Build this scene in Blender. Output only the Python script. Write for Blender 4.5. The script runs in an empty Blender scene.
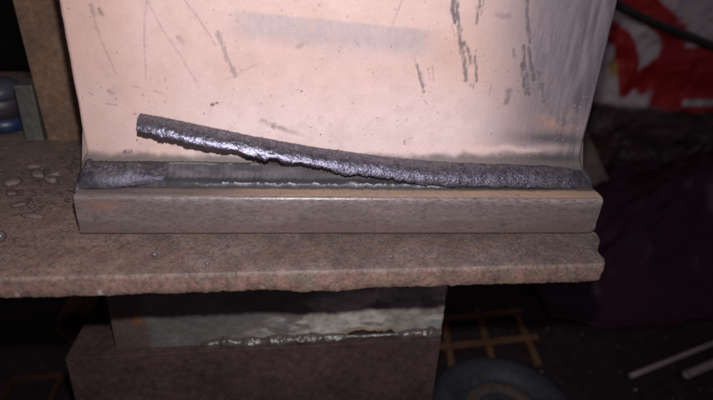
import bpy, math
import numpy as np
from mathutils import Matrix, Vector

scene = bpy.context.scene
COL = scene.collection
MM = 0.001

# ---------------------------------------------------------------- camera
CAM_LOC = Vector((-0.01238, -0.14046, 0.08233))
CAM_ROT = Matrix(((0.995769, -0.004560, -0.091783),
                  (-0.079860, 0.451218, -0.888833),
                  (0.045467, 0.892402, 0.448945)))
cam_data = bpy.data.cameras.new("camera")
cam_data.sensor_width = 36.0
cam_data.lens = 28.275
cam_data.clip_start = 0.005
cam_data.clip_end = 20.0
cam_data.dof.use_dof = True
cam_data.dof.focus_distance = 0.172
cam_data.dof.aperture_fstop = 12.0
cam = bpy.data.objects.new("camera", cam_data)
cam.matrix_world = Matrix.Translation(CAM_LOC) @ CAM_ROT.to_4x4()
COL.objects.link(cam)
scene.camera = cam

# ---------------------------------------------------------------- light: a dark workshop, lit by the flash of the phone
world = bpy.data.worlds.new("World")
scene.world = world
world.use_nodes = True
bg = world.node_tree.nodes["Background"]
bg.inputs[0].default_value = (0.9, 0.72, 0.9, 1)
bg.inputs[1].default_value = 0.095  # dim purple ambient, raised to stand in for lens haze

flash_data = bpy.data.lights.new("flash", 'SPOT')
flash_data.energy = 1.40
flash_data.color = (1.0, 0.955, 0.99)
flash_data.spot_size = math.radians(106)
flash_data.spot_blend = 1.0
flash_data.shadow_soft_size = 0.0022
flash = bpy.data.objects.new("flash", flash_data)
flash_loc = CAM_LOC + CAM_ROT @ Vector((0.0022, 0.021, 0.0))
aim = Vector((-0.010, 0.010, 0.014))
d = (aim - flash_loc).normalized()
flash.matrix_world = Matrix.Translation(flash_loc) @ d.to_track_quat('-Z', 'Y').to_matrix().to_4x4()
COL.objects.link(flash)

vs = scene.view_settings
vs.view_transform = 'Standard'
vs.look = 'None'
vs.exposure = 0.0
vs.gamma = 1.0
vs.use_curve_mapping = False
scene.cycles.use_denoising = False
scene.cycles.max_bounces = 6
scene.cycles.sample_clamp_indirect = 1.0
scene.cycles.sample_clamp_direct = 25.0

# ---------------------------------------------------------------- noise and mesh helpers
_rng = np.random.RandomState(7)
_TAB = _rng.rand(256, 256)


def vnoise(x, y, seed=0):
    x = np.asarray(x, float) + seed * 17.31
    y = np.asarray(y, float) + seed * 9.77
    xi = np.floor(x).astype(int); yi = np.floor(y).astype(int)
    fx = x - xi; fy = y - yi
    fx = fx * fx * (3 - 2 * fx); fy = fy * fy * (3 - 2 * fy)
    a = _TAB[xi & 255, yi & 255]; b = _TAB[(xi + 1) & 255, yi & 255]
    c = _TAB[xi & 255, (yi + 1) & 255]; e = _TAB[(xi + 1) & 255, (yi + 1) & 255]
    return (a * (1 - fx) + b * fx) * (1 - fy) + (c * (1 - fx) + e * fx) * fy


def fbm(x, y, seed=0, octaves=4, gain=0.5):
    s = 0.0; amp = 1.0; tot = 0.0; f = 1.0
    for o in range(octaves):
        s = s + amp * vnoise(np.asarray(x) * f, np.asarray(y) * f, seed + o * 3)
        tot += amp; amp *= gain; f *= 2.03
    return s / tot


def sstep(a, b, x):
    t = np.clip((np.asarray(x, float) - a) / (b - a), 0, 1)
    return t * t * (3 - 2 * t)


def mix(c0, c1, t):
    t = np.asarray(t)[..., None]
    return np.asarray(c0) * (1 - t) + np.asarray(c1) * t


def link(name, me, mat=None, parent=None):
    o = bpy.data.objects.new(name, me)
    COL.objects.link(o)
    if mat:
        me.materials.append(mat)
    if parent:
        o.parent = parent
    return o


def raw_mesh(name, V, quads, extra=None, col=None, smooth=True):
    """V (n,3) in mm; quads (m,4); extra: list of n-gons kept flat."""
    me = bpy.data.meshes.new(name)
    V = np.asarray(V, float).reshape(-1, 3) * MM
    quads = np.asarray(quads, int).reshape(-1, 4)
    extra = extra or []
    nl = quads.size + sum(len(e) for e in extra)
    npoly = len(quads) + len(extra)
    me.vertices.add(len(V)); me.vertices.foreach_set("co", V.ravel())
    loops = np.concatenate([quads.ravel()] + [np.asarray(e, int) for e in extra]) if extra else quads.ravel()
    me.loops.add(nl); me.loops.foreach_set("vertex_index", loops.astype(np.int32))
    me.polygons.add(npoly)
    starts = list(range(0, quads.size, 4)); p = quads.size
    for e in extra:
        starts.append(p); p += len(e)
    me.polygons.foreach_set("loop_start", np.asarray(starts, np.int32))
    sm = np.zeros(npoly, bool)
    if smooth:
        sm[:len(quads)] = True
    me.polygons.foreach_set("use_smooth", sm)
    if col is not None:
        a = me.color_attributes.new("paint", 'FLOAT_COLOR', 'POINT')
        c = np.ones((len(V), 4)); col = np.asarray(col, float).reshape(len(V), -1)
        c[:, :col.shape[1]] = col
        a.data.foreach_set("color", c.ravel())
    me.update(calc_edges=True)
    me.validate()
    return me


def grid_quads(nu, nv, wrap=False):
    i = np.arange(nu - 1)[:, None]
    j = np.arange(nv if wrap else nv - 1)[None, :]
    j2 = (j + 1) % nv
    return np.stack([i * nv + j, i * nv + j2, (i + 1) * nv + j2, (i + 1) * nv + j], -1).reshape(-1, 4)


def sweep(name, P, mat, parent=None, col=None, wrap=True, caps=True, flip=False):
    """P (nu, nv, 3) mm: rings along u, section along v."""
    nu, nv = P.shape[:2]
    q = grid_quads(nu, nv, wrap)
    ex = []
    if caps and wrap:
        ex = [list(range(nv))[::-1], [(nu - 1) * nv + k for k in range(nv)]]
    if flip:
        q = q[:, ::-1]; ex = [e[::-1] for e in ex]
    me = raw_mesh(name, P, q, ex, col)
    return link(name, me, mat, parent)


def lathe(name, prof, mat, parent=None, n=40, center=(0, 0, 0), col=None):
    """prof: list of (r, z) mm, closed on the axis at both ends by small radii."""
    a = np.linspace(0, 2 * np.pi, n, endpoint=False)
    P = np.array([[(r * math.cos(t), r * math.sin(t), z) for t in a] for r, z in prof])
    P += np.asarray(center)
    c = None
    if col is not None:
        c = np.repeat(np.asarray(col, float)[:, None, :], n, 1)
    return sweep(name, P, mat, parent, c)


_bt = {}


def box_mesh(sx, sy, sz, bev=0.5, name="block"):
    """bevelled block centred on its base centre, mm"""
    import bmesh
    k = (sx, sy, sz, bev)
    if k in _bt:
        return _bt[k]
    bm = bmesh.new()
    bmesh.ops.create_cube(bm, size=1.0)
    for v in bm.verts:
        v.co.x *= sx * MM; v.co.y *= sy * MM; v.co.z = (v.co.z + 0.5) * sz * MM
    bmesh.ops.bevel(bm, geom=bm.edges[:], offset=bev * MM, segments=2, affect='EDGES', profile=0.5)
    me = bpy.data.meshes.new(name); bm.to_mesh(me); bm.free()
    for p in me.polygons:
        p.use_smooth = False
    _bt[k] = me
    return me


def tube(name, pts, r, mat, parent=None, n=10, inner=None):
    """solid rod (or hollow tube when inner is given) along mm points"""
    pts = [Vector(p) for p in pts]
    rings = []
    for i, p in enumerate(pts):
        t = (pts[min(i + 1, len(pts) - 1)] - pts[max(i - 1, 0)]).normalized()
        u = t.orthogonal().normalized() if i == 0 else (u - t * u.dot(t)).normalized()
        w = t.cross(u)
        rings.append([p + (u * math.cos(a) + w * math.sin(a)) * r for a in np.linspace(0, 2 * math.pi, n, endpoint=False)])
    P = np.array([[tuple(v) for v in ring] for ring in rings])
    if inner:
        c = P.mean(1, keepdims=True)
        Q = c + (P - c) * (inner / r)
        ring = np.concatenate([P, Q[::-1], P[:1]], 0)
        return sweep(name, ring, mat, parent, caps=False, flip=True)
    return sweep(name, P, mat, parent, flip=False)


_ico = None


def blobs(name, pts, radii, mat, parent=None, squash=0.8, axis=2, seed=0):
    """many small beads in one mesh; pts mm"""
    nu, nv = 6, 8
    th = np.linspace(0.12, np.pi - 0.12, nu); ph = np.linspace(0, 2 * np.pi, nv, endpoint=False)
    S = np.stack([np.sin(th)[:, None] * np.cos(ph), np.sin(th)[:, None] * np.sin(ph), np.cos(th)[:, None] * np.ones(nv)], -1).reshape(-1, 3)
    q = grid_quads(nu, nv, True)[:, ::-1]
    r = np.random.RandomState(seed)
    V = []; Q = []; EX = []
    for i, (p, rad) in enumerate(zip(pts, radii)):
        s = S * rad * (1 + 0.18 * (r.rand(len(S), 1) - 0.5)) * (1 + 0.35 * (r.rand(1, 3) - 0.5))
        s[:, axis] *= squash
        V.append(s + np.asarray(p)); b = i * len(S)
        Q.append(q + b)
        EX.append([b + k for k in range(nv)]); EX.append([b + (nu - 1) * nv + k for k in range(nv)][::-1])
    me = raw_mesh(name, np.concatenate(V), np.concatenate(Q), EX)
    return link(name, me, mat, parent)


def empty(name, loc=(0, 0, 0), label=None, cat=None, group=None):
    o = bpy.data.objects.new(name, None)
    o.empty_display_size = 0.01
    o.location = Vector(loc) * MM
    COL.objects.link(o)
    tag(o, label, cat, group)
    return o


def tag(o, label=None, cat=None, group=None, kind=None):
    if label: o["label"] = label
    if cat: o["category"] = cat
    if group: o["group"] = group
    if kind: o["kind"] = kind
    return o


# ---------------------------------------------------------------- materials
def material(name, color=(0.5, 0.5, 0.5), rough=0.6, metal=0.0, spec=0.5, paint=False,
             var=0.25, var_scale=900, var_stretch=(1, 1, 1), speck=None, bumps=(), rough_var=0.0,
             tint=None, paint_rough=None, coat=0.0, bump_x=None):
    """procedural surface: colour (or per-point paint) x noise, optional specks, layered bump.
    speck: (scale, threshold, colour, amount); bumps: [(scale, strength, distance, stretch)]"""
    m = bpy.data.materials.new(name)
    m.use_nodes = True
    nt = m.node_tree; N = nt.nodes; L = nt.links
    b = N["Principled BSDF"]
    b.inputs["Roughness"].default_value = rough
    b.inputs["Metallic"].default_value = metal
    b.inputs["Specular IOR Level"].default_value = spec
    b.inputs["Coat Weight"].default_value = coat
    b.inputs["Coat Roughness"].default_value = 0.42
    b.inputs["Coat Tint"].default_value = (0.93, 0.92, 1.0, 1)
    if tint:
        b.inputs["Specular Tint"].default_value = (*tint, 1)
    tc = N.new("ShaderNodeTexCoord")

    def noise(scale, stretch=(1, 1, 1), detail=6, rgh=0.6):
        mp = N.new("ShaderNodeMapping"); mp.inputs["Scale"].default_value = stretch
        L.new(tc.outputs["Object"], mp.inputs[0])
        n = N.new("ShaderNodeTexNoise"); n.inputs["Scale"].default_value = scale
        n.inputs["Detail"].default_value = detail; n.inputs["Roughness"].default_value = rgh
        L.new(mp.outputs[0], n.inputs["Vector"])
        return n

    def ramp(src, a, c, lo=0.0, hi=1.0):
        r = N.new("ShaderNodeMapRange"); r.inputs["From Min"].default_value = a; r.inputs["From Max"].default_value = c
        r.inputs["To Min"].default_value = lo; r.inputs["To Max"].default_value = hi
        L.new(src, r.inputs["Value"])
        return r.outputs["Result"]

    if paint:
        at = N.new("ShaderNodeAttribute"); at.attribute_name = "paint"
        base = at.outputs["Color"]
    else:
        rgb = N.new("ShaderNodeRGB"); rgb.outputs[0].default_value = (*color, 1)
        base = rgb.outputs[0]
    n1 = noise(var_scale, var_stretch)
    f = ramp(n1.outputs["Fac"], 0.25, 0.75, 1 - var, 1 + var)
    n0 = noise(var_scale * 0.13, var_stretch)
    f0 = ramp(n0.outputs["Fac"], 0.3, 0.7, 1 - var * 0.7, 1 + var * 0.7)
    mu = N.new("ShaderNodeMath"); mu.operation = 'MULTIPLY'; L.new(f, mu.inputs[0]); L.new(f0, mu.inputs[1])
    sc = N.new("ShaderNodeVectorMath"); sc.operation = 'SCALE'
    L.new(base, sc.inputs[0]); L.new(mu.outputs[0], sc.inputs["Scale"])
    out = sc.outputs[0]
    for s in (speck or ()):
        scale, th, c, amt = s
        v = noise(scale, detail=2, rgh=0.5)
        fac = ramp(v.outputs["Fac"], th, th + 0.06, 0, amt)
        mx = N.new("ShaderNodeMix"); mx.data_type = 'RGBA'
        L.new(fac, mx.inputs["Factor"]); L.new(out, mx.inputs["A"]); mx.inputs["B"].default_value = (*c, 1)
        out = mx.outputs["Result"]
    L.new(out, b.inputs["Base Color"])
    if paint_rough:
        L.new(ramp(at.outputs["Alpha"], 0, 1, paint_rough[0], paint_rough[1]), b.inputs["Roughness"])
    elif rough_var:
        L.new(ramp(n1.outputs["Fac"], 0.3, 0.7, rough - rough_var, rough + rough_var), b.inputs["Roughness"])
    prev = None
    for scale, strength, dist, stretch in bumps:
        n = noise(scale, stretch, detail=4)
        bp = N.new("ShaderNodeBump"); bp.inputs["Strength"].default_value = strength
        bp.inputs["Distance"].default_value = dist * MM
        L.new(n.outputs["Fac"], bp.inputs["Height"])
        if bump_x:                      # grain gets coarser along the object's length
            sx = N.new("ShaderNodeSeparateXYZ"); L.new(tc.outputs["Object"], sx.inputs[0])
            L.new(ramp(sx.outputs[0], bump_x[0] * MM, bump_x[1] * MM, dist * MM, dist * bump_x[2] * MM), bp.inputs["Distance"])
        if prev: L.new(prev, bp.inputs["Normal"])
        prev = bp.outputs[0]
    if prev: L.new(prev, b.inputs["Normal"])
    return m


U = (1, 1, 1)
M_PLATE = material("plate_steel", paint=True, rough=0.55, spec=0.35, var=0.06, var_scale=1500,
                   speck=[(2600, 0.70, (0.20, 0.14, 0.13), 0.55), (900, 0.74, (0.16, 0.12, 0.12), 0.7)],
                   bumps=[(2500, 0.25, 0.08, U), (260, 0.3, 0.15, U)], paint_rough=(0.38, 0.68))
M_BAR = material("mill_scale_bar", paint=True, rough=0.45, spec=0.5, var=0.14, var_scale=2600, var_stretch=(0.25, 1, 1),
                 speck=[(2200, 0.70, (0.04, 0.03, 0.03), 0.6)],
                 bumps=[(3000, 0.5, 0.10, (0.4, 1, 1)), (500, 0.15, 0.2, (0.5, 1, 1))], paint_rough=(0.28, 0.62))
M_TABLE = material("rusty_table", paint=True, rough=0.62, spec=0.4, var=0.34, var_scale=1200,
                   speck=[(1900, 0.66, (0.035, 0.028, 0.026), 0.75), (700, 0.68, (0.06, 0.042, 0.036), 0.3), (2300, 0.70, (0.33, 0.27, 0.24), 0.6)],
                   bumps=[(1900, 0.5, 0.16, U), (350, 0.3, 0.4, U)], rough_var=0.12)
M_WELD = material("weld_metal", paint=True, rough=0.42, spec=0.28, metal=0.0, var=0.2, var_scale=1500,
                  bumps=[(2400, 0.45, 0.10, U)], paint_rough=(0.14, 0.62))
M_SLAG = material("slag_crust", paint=True, rough=0.36, spec=1.0, var=0.3, var_scale=2200,
                  bumps=[(3000, 0.8, 0.095, U), (900, 0.45, 0.11, U)], tint=(0.72, 0.71, 1.0), paint_rough=(0.14, 0.52), coat=0.28, bump_x=(-25, 45, 2.6))
M_CRUST = material("dull_slag_crust", paint=True, rough=0.5, spec=0.6, var=0.35, var_scale=1800,
                   bumps=[(2600, 0.8, 0.16, U), (800, 0.5, 0.2, U)], tint=(0.75, 0.73, 1.0), paint_rough=(0.26, 0.62))
M_SPATTER = material("spatter_steel", (0.10, 0.085, 0.085), rough=0.28, spec=0.8, var=0.4)
M_BEAD = material("bright_bead", (0.16, 0.14, 0.14), rough=0.25, metal=0.5, var=0.4, bumps=[(900, 0.6, 0.2, U)])
M_CHIP = material("slag_chip", (0.138, 0.100, 0.083), rough=0.75, var=0.35, bumps=[(1800, 0.6, 0.3, U)])
M_CHIP2 = material("dark_slag_chip", (0.095, 0.066, 0.054), rough=0.6, var=0.35, bumps=[(1800, 0.6, 0.3, U)])
M_RUSTPOST = material("rusty_post", (0.148, 0.092, 0.060), rough=0.8, spec=0.2, var=0.35, var_scale=420,
                      speck=[(420, 0.68, (0.26, 0.20, 0.15), 0.6)], bumps=[(900, 0.5, 0.4, U)])
M_OFFCUT = material("grey_offcut", (0.075, 0.07, 0.062), rough=0.6, var=0.3, var_scale=500, bumps=[(900, 0.4, 0.3, U)])
M_LILAC = material("lilac_plastic", (0.050, 0.050, 0.066), rough=0.45, var=0.1)
M_BLUE = material("blue_plastic", (0.012, 0.024, 0.065), rough=0.4, var=0.15)
M_BLACKPL = material("dark_plastic", (0.035, 0.03, 0.035), rough=0.5, var=0.1)
M_OXIDE = material("red_oxide_frame", (0.060, 0.034, 0.034), rough=0.62, spec=0.35, var=0.5, var_scale=300,
                   speck=[(500, 0.66, (0.17, 0.085, 0.055), 0.5), (160, 0.62, (0.035, 0.022, 0.022), 0.7)], bumps=[(900, 0.4, 0.3, U)])
M_WEB = material("heat_tinted_web", paint=True, rough=0.5, spec=0.5, var=0.2, var_scale=600,
                 speck=[(1100, 0.70, (0.05, 0.045, 0.04), 0.6)], bumps=[(1200, 0.4, 0.25, U)])
M_OLDWELD = material("old_weld", (0.075, 0.06, 0.055), rough=0.26, spec=0.9, var=0.4, var_scale=900,
                     bumps=[(420, 0.7, 0.7, U), (1600, 0.5, 0.25, U)])
M_RUST = material("orange_rust", (0.105, 0.054, 0.028), rough=0.85, spec=0.2, var=0.4, var_scale=500, bumps=[(1200, 0.6, 0.4, U)])
M_DIMRUST = material("dim_rust", (0.045, 0.022, 0.013), rough=0.9, spec=0.1, var=0.4)
M_DRUM = material("blue_grey_paint", paint=True, rough=0.6, spec=0.3, var=0.35, var_scale=300, bumps=[(900, 0.5, 0.4, U)])
M_HUBRING = material("worn_hub_ring", (0.060, 0.042, 0.036), rough=0.75, var=0.4, var_scale=300, bumps=[(900, 0.5, 0.4, U)])
M_ROD = material("rod_steel", (0.22, 0.18, 0.17), rough=0.5, spec=0.5, var=0.25, var_scale=500)
M_CLOTH = material("black_leather", (0.026, 0.007, 0.017), rough=0.40, spec=0.22, var=0.3, var_scale=500, bumps=[(600, 0.5, 0.5, U)])
M_SLAB = material("dull_block", (0.17, 0.13, 0.115), rough=0.75, spec=0.25, var=0.3, var_scale=260, bumps=[(500, 0.6, 0.6, U)])
M_BAG = material("printed_sack", paint=True, rough=0.55, spec=0.4, var=0.08, var_scale=120, bumps=[(90, 0.4, 2.0, U)])
M_STICK = material("dark_stick", (0.022, 0.017, 0.013), rough=0.7, var=0.3)
M_SHELF = material("sooty_shelf", (0.020, 0.012, 0.013), rough=0.85, spec=0.2, var=0.5, var_scale=160, bumps=[(700, 0.6, 0.6, U)])
M_WALL = material("dark_wall", (0.028, 0.032, 0.022), rough=0.9, spec=0.1, var=0.4, var_scale=30)
M_GRIT = material("pale_grit", (0.15, 0.12, 0.11), rough=0.5, spec=0.6, var=0.4)


# ---------------------------------------------------------------- setting: shelf below, wall far behind
def slab(name, x0, x1, y0, y1, z0, z1, mat):
    me = box_mesh(x1 - x0, y1 - y0, z1 - z0, 1.0, name)
    o = link(name, me, mat)
    o.location = Vector(((x0 + x1) / 2, (y0 + y1) / 2, z0)) * MM
    return o


tag(slab("lower_shelf", -700, 900, -200, 820, -185, -160, M_SHELF), "dark sooty shelf under the bench", kind="structure")
tag(slab("back_wall", -900, 1100, 821, 840, -400, 700, M_WALL), "dark workshop wall far behind", kind="structure")

# ---------------------------------------------------------------- steel table plate
TB_BACK = 175.0


def table_front(x):
    return -18.0 + (np.asarray(x) + 13.6) * 0.0287 + 0.15 * (fbm(np.asarray(x) * 0.22, 0 * np.asarray(x), 4) - 0.5)


xs = np.concatenate([np.linspace(-300, -125, 30)[:-1], np.linspace(-125, 76, 620)])
t_top = np.concatenate([np.linspace(0, 0.42, 40)[:-1], np.linspace(0.42, 1, 210)])   # back -> front edge
rows_edge = [(0.0, -0.02), (0.10, -0.14), (0.17, -0.4)]
nf = 22
sec_n = len(t_top) + 3 + nf + 2
P = np.zeros((len(xs), sec_n, 3))
X = xs[:, None]
yf = table_front(xs)[:, None]
T = t_top[None, :]
yt = TB_BACK + (yf - TB_BACK) * T
relief = 0.20 * (fbm(X * 0.35 + 0 * yt, yt * 0.35, 11, 5) - 0.5) + 0.10 * (vnoise(X * 1.6 + 0 * yt, yt * 1.6, 5) - 0.5)
lip = sstep(4.0, 0.3, yt - yf)
P[:, :len(t_top), 0] = X; P[:, :len(t_top), 1] = yt; P[:, :len(t_top), 2] = relief * (1 - 0.4 * lip) - 0.15
k = len(t_top)
for dy, dz in rows_edge:
    P[:, k, 0] = xs; P[:, k, 1] = yf[:, 0] - dy - 0.15; P[:, k, 2] = dz - 0.2 + relief[:, -1] * 0.5; k += 1
zbot = -6.6 - 0.6 * (fbm(xs * 0.16, xs * 0, 21, 2) - 0.5) - 0.55 * (fbm(xs * 0.9, xs * 0, 23, 4) - 0.5) - 0.35 * sstep(0.74, 0.95, vnoise(xs * 0.33, xs * 0, 31)) \
    - 0.7 * sstep(-20, -10, xs) * sstep(8, -4, xs)
for j in range(nf):
    f = (j + 1) / nf
    z = -0.7 + (zbot + 0.7) * f
    bulge = 0.14 * (fbm(xs * 0.8, z * 0.8, 41, 4) - 0.5) + 0.10 * (fbm(xs * 2.4, z * 1.2, 44, 2) - 0.5)
    P[:, k, 0] = xs; P[:, k, 1] = yf[:, 0] - 0.35 + bulge * min(1, 3 * f) + 0.8 * f ** 4; P[:, k, 2] = z; k += 1
P[:, k, 0] = xs; P[:, k, 1] = yf[:, 0] + 3.5; P[:, k, 2] = zbot + 0.3; k += 1
P[:, k, 0] = xs; P[:, k, 1] = TB_BACK; P[:, k, 2] = -7.2
# right end is cut askew near the front, with a rough edge
w = sstep(40, 76, P[:, :, 0]) ** 3
yy = P[:, :, 1]
off = -5.6 * sstep(0, -17, yy) + 1.1 * (fbm(yy * 0.35, P[:, :, 2] * 0.3, 51, 3) - 0.5) + 0.5 * np.exp(-((yy + 13) / 3.0) ** 2) - 1.0 * np.exp(-((yy + 8) / 3) ** 2)
P[:, :, 0] += w * off
# paint
x_, y_, z_ = P[..., 0], P[..., 1], P[..., 2]
n1 = fbm(x_ * 0.09, y_ * 0.09 + z_ * 0.2, 61, 4); n2 = fbm(x_ * 0.5, y_ * 0.5 + z_ * 0.6, 62, 4)
c = mix((0.122, 0.086, 0.073), (0.165, 0.122, 0.107), sstep(0.35, 0.65, n1))
c = mix(c, (0.098, 0.078, 0.073), 0.7 * sstep(-60, 20, x_) * sstep(0.38, 0.62, n2) * (y_ < 0))
c = mix(c, (0.155, 0.092, 0.060), 0.4 * sstep(0.52, 0.68, fbm(x_ * 0.16, y_ * 0.3, 66, 3)) * sstep(10, -6, y_))
c = mix(c, (0.150, 0.105, 0.080), 0.75 * sstep(18, 60, y_))
c = mix(c, (0.195, 0.128, 0.100), 0.8 * sstep(-40, -85, x_) * sstep(45, 5, y_))  # left part painted lighter to make up for the flash falloff
c = mix(c, (0.068, 0.050, 0.045), 0.65 * sstep(0.58, 0.68, fbm(x_ * 1.3, y_ * 1.3, 68, 3)) * (y_ < 0))
front = (z_ < -0.8) * (y_ < 0)
c = mix(c, (0.198, 0.118, 0.093), 0.85 * front)
c = mix(c, (0.085, 0.06, 0.052), 0.55 * front * sstep(0.5, 0.62, fbm(x_ * 1.0, z_ * 0.9, 71, 4)))
c = mix(c, (0.13, 0.125, 0.09), 0.5 * front * sstep(0.6, 0.7, fbm(x_ * 0.35, z_ * 0.15, 73, 3)))
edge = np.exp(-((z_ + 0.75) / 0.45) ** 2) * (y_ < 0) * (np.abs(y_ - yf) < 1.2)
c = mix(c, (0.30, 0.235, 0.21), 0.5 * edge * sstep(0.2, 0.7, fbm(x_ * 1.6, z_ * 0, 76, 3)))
pale = front * sstep(0.70, 0.82, fbm(x_ * 0.3, z_ * 0.3, 78, 3)) * sstep(-3.5, -6, z_)
c = mix(c, (0.40, 0.37, 0.34), 0.8 * pale)
table = sweep("steel_table_plate", P, M_TABLE, None, c, flip=True)
tag(table, "thick rusty brown steel plate carrying the welded sample, with ragged flame-cut front edge", "steel plate")

# ---------------------------------------------------------------- welded tee joint
tee = empty("welded_tee_joint", (0, 0, 0),
            "tee joint of a pinkish upright steel plate fillet welded onto a dark bar", "weld sample")

BAR_H, PLATE_Y = 12.26, 14.0
# base bar: section front face, round corner, top, back
xs = np.linspace(-74.6, 75.0, 620)
sec = []
for y, z in ((0.75, 0.10), (0.42, 0.24), (0.15, 0.52)): sec.append((y, z))
for z in np.linspace(0.9, 11.0, 60): sec.append((0.0, z))
for a in np.linspace(0, 90, 9)[1:-1]: sec.append((1.25 - 1.25 * math.cos(math.radians(a)), 11.0 + 1.25 * math.sin(math.radians(a))))
for y in np.concatenate([np.linspace(1.25, 14, 40), [18, 24, 34, 46]]): sec.append((y, BAR_H))
sec += [(47, 11.5), (47, 0.8), (46.3, 0.06), (1.4, 0.06)]
sec = np.array(sec)
P = np.zeros((len(xs), len(sec), 3)); P[..., 0] = xs[:, None]; P[..., 1] = sec[None, :, 0]; P[..., 2] = sec[None, :, 1]
x_, y_, z_ = P[..., 0].copy(), P[..., 1].copy(), P[..., 2].copy()
arc = z_ + np.where(z_ > 11.0, y_, 0)
dsp = 0.10 * (fbm(x_ * 0.10, arc * 0.35, 81, 3) - 0.5) + 0.06 * (fbm(x_ * 0.7, arc * 2.2, 83, 4) - 0.5)
P[..., 1] -= np.where(z_ < 12.2, dsp, 0) * (y_ < 2)
P[..., 2] += np.where((z_ > 11.4) & (y_ < 14), dsp, 0)
P[..., 2] += np.where(z_ < 0.3, 0.05 * (vnoise(x_ * 0.4, y_ * 0, 84) - 0.3), 0) * (y_ < 1)
endr = sstep(74.0, 75.0, x_) + sstep(-73.6, -74.6, x_)
rag = 0.25 * (fbm(y_ * 0.4, z_ * 0.4, 88, 3) - 0.5) * np.clip(endr, 0, 1)
P[..., 0] += rag
P[..., 0] -= 1.6 * sstep(60, 75, x_) ** 4 * sstep(2.4, 0.0, z_)          # right bottom corner rounded off
P[..., 0] -= 0.25 * sstep(60, 75, x_) ** 4 * np.exp(-((z_ - 4.0) / 2.0) ** 2)
n1 = fbm(x_ * 0.06, arc * 0.3, 91, 4); n2 = fbm(x_ * 1.1, arc * 3.2, 92, 4)
c = mix((0.122, 0.090, 0.087), (0.148, 0.112, 0.108), sstep(0.35, 0.65, n1))
c = mix(c, (0.172, 0.138, 0.135), 0.4 * sstep(0.5, 0.65, n2))
c = mix(c, (0.10, 0.073, 0.066), 0.4 * sstep(0.50, 0.68, fbm(x_ * 0.12, arc * 0.9, 95, 4)))
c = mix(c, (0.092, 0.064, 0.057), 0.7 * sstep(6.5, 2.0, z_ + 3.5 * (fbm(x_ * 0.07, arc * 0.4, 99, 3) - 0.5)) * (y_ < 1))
c = mix(c, (0.07, 0.05, 0.046), 0.5 * sstep(0.56, 0.68, fbm(x_ * 0.9, arc * 2.4, 100, 3)) * (y_ < 1))
c = mix(c, (0.21, 0.115, 0.075), 0.6 * np.exp(-((x_ + 67) / 4.5) ** 2 - ((z_ - 9.5) / 1.3) ** 2))
c = mix(c, (0.055, 0.035, 0.03), 0.8 * np.exp(-((x_ - 46) / 0.9) ** 2 - ((z_ - 3.4) / 0.6) ** 2))
c = mix(c, (0.06, 0.045, 0.04), 0.7 * np.exp(-((x_ + 13) / 1.2) ** 2 - ((z_ - 5.6) / 0.7) ** 2))
tan = sstep(0.5, 1.2, y_) * sstep(8.5, 4.5, y_) * (z_ > 11.5) * sstep(-62, -20, x_ + 10 * (n2 - 0.5))
c = mix(c, mix((0.38, 0.255, 0.17), (0.31, 0.225, 0.175), sstep(0.4, 0.65, n2)), tan * (0.45 + 0.55 * sstep(-45, -15, x_)))
c = mix(c, (0.42, 0.27, 0.16), 0.5 * tan * sstep(45, 58, x_) * sstep(72, 66, x_))
toe = (z_ > 11.5) * sstep(4.0, 5.6, y_ + 1.2 * (fbm(x_ * 0.5, x_ * 0, 97, 3) - 0.5))
c = mix(c, (0.05, 0.042, 0.042), 0.8 * toe)
gl = np.exp(-((arc - 11.4) / 1.4) ** 2)                                  # smooth rounded arris, its flash glints painted as pale flecks
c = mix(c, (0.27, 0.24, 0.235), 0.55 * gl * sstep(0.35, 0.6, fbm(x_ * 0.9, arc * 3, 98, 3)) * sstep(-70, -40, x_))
alpha = 0.75 - 0.75 * gl * sstep(-66, -35, x_) * sstep(68, 40, x_)
sweep("base_bar", P, M_BAR, tee, np.concatenate([c, np.clip(alpha, 0, 1)[..., None]], -1))

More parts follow.
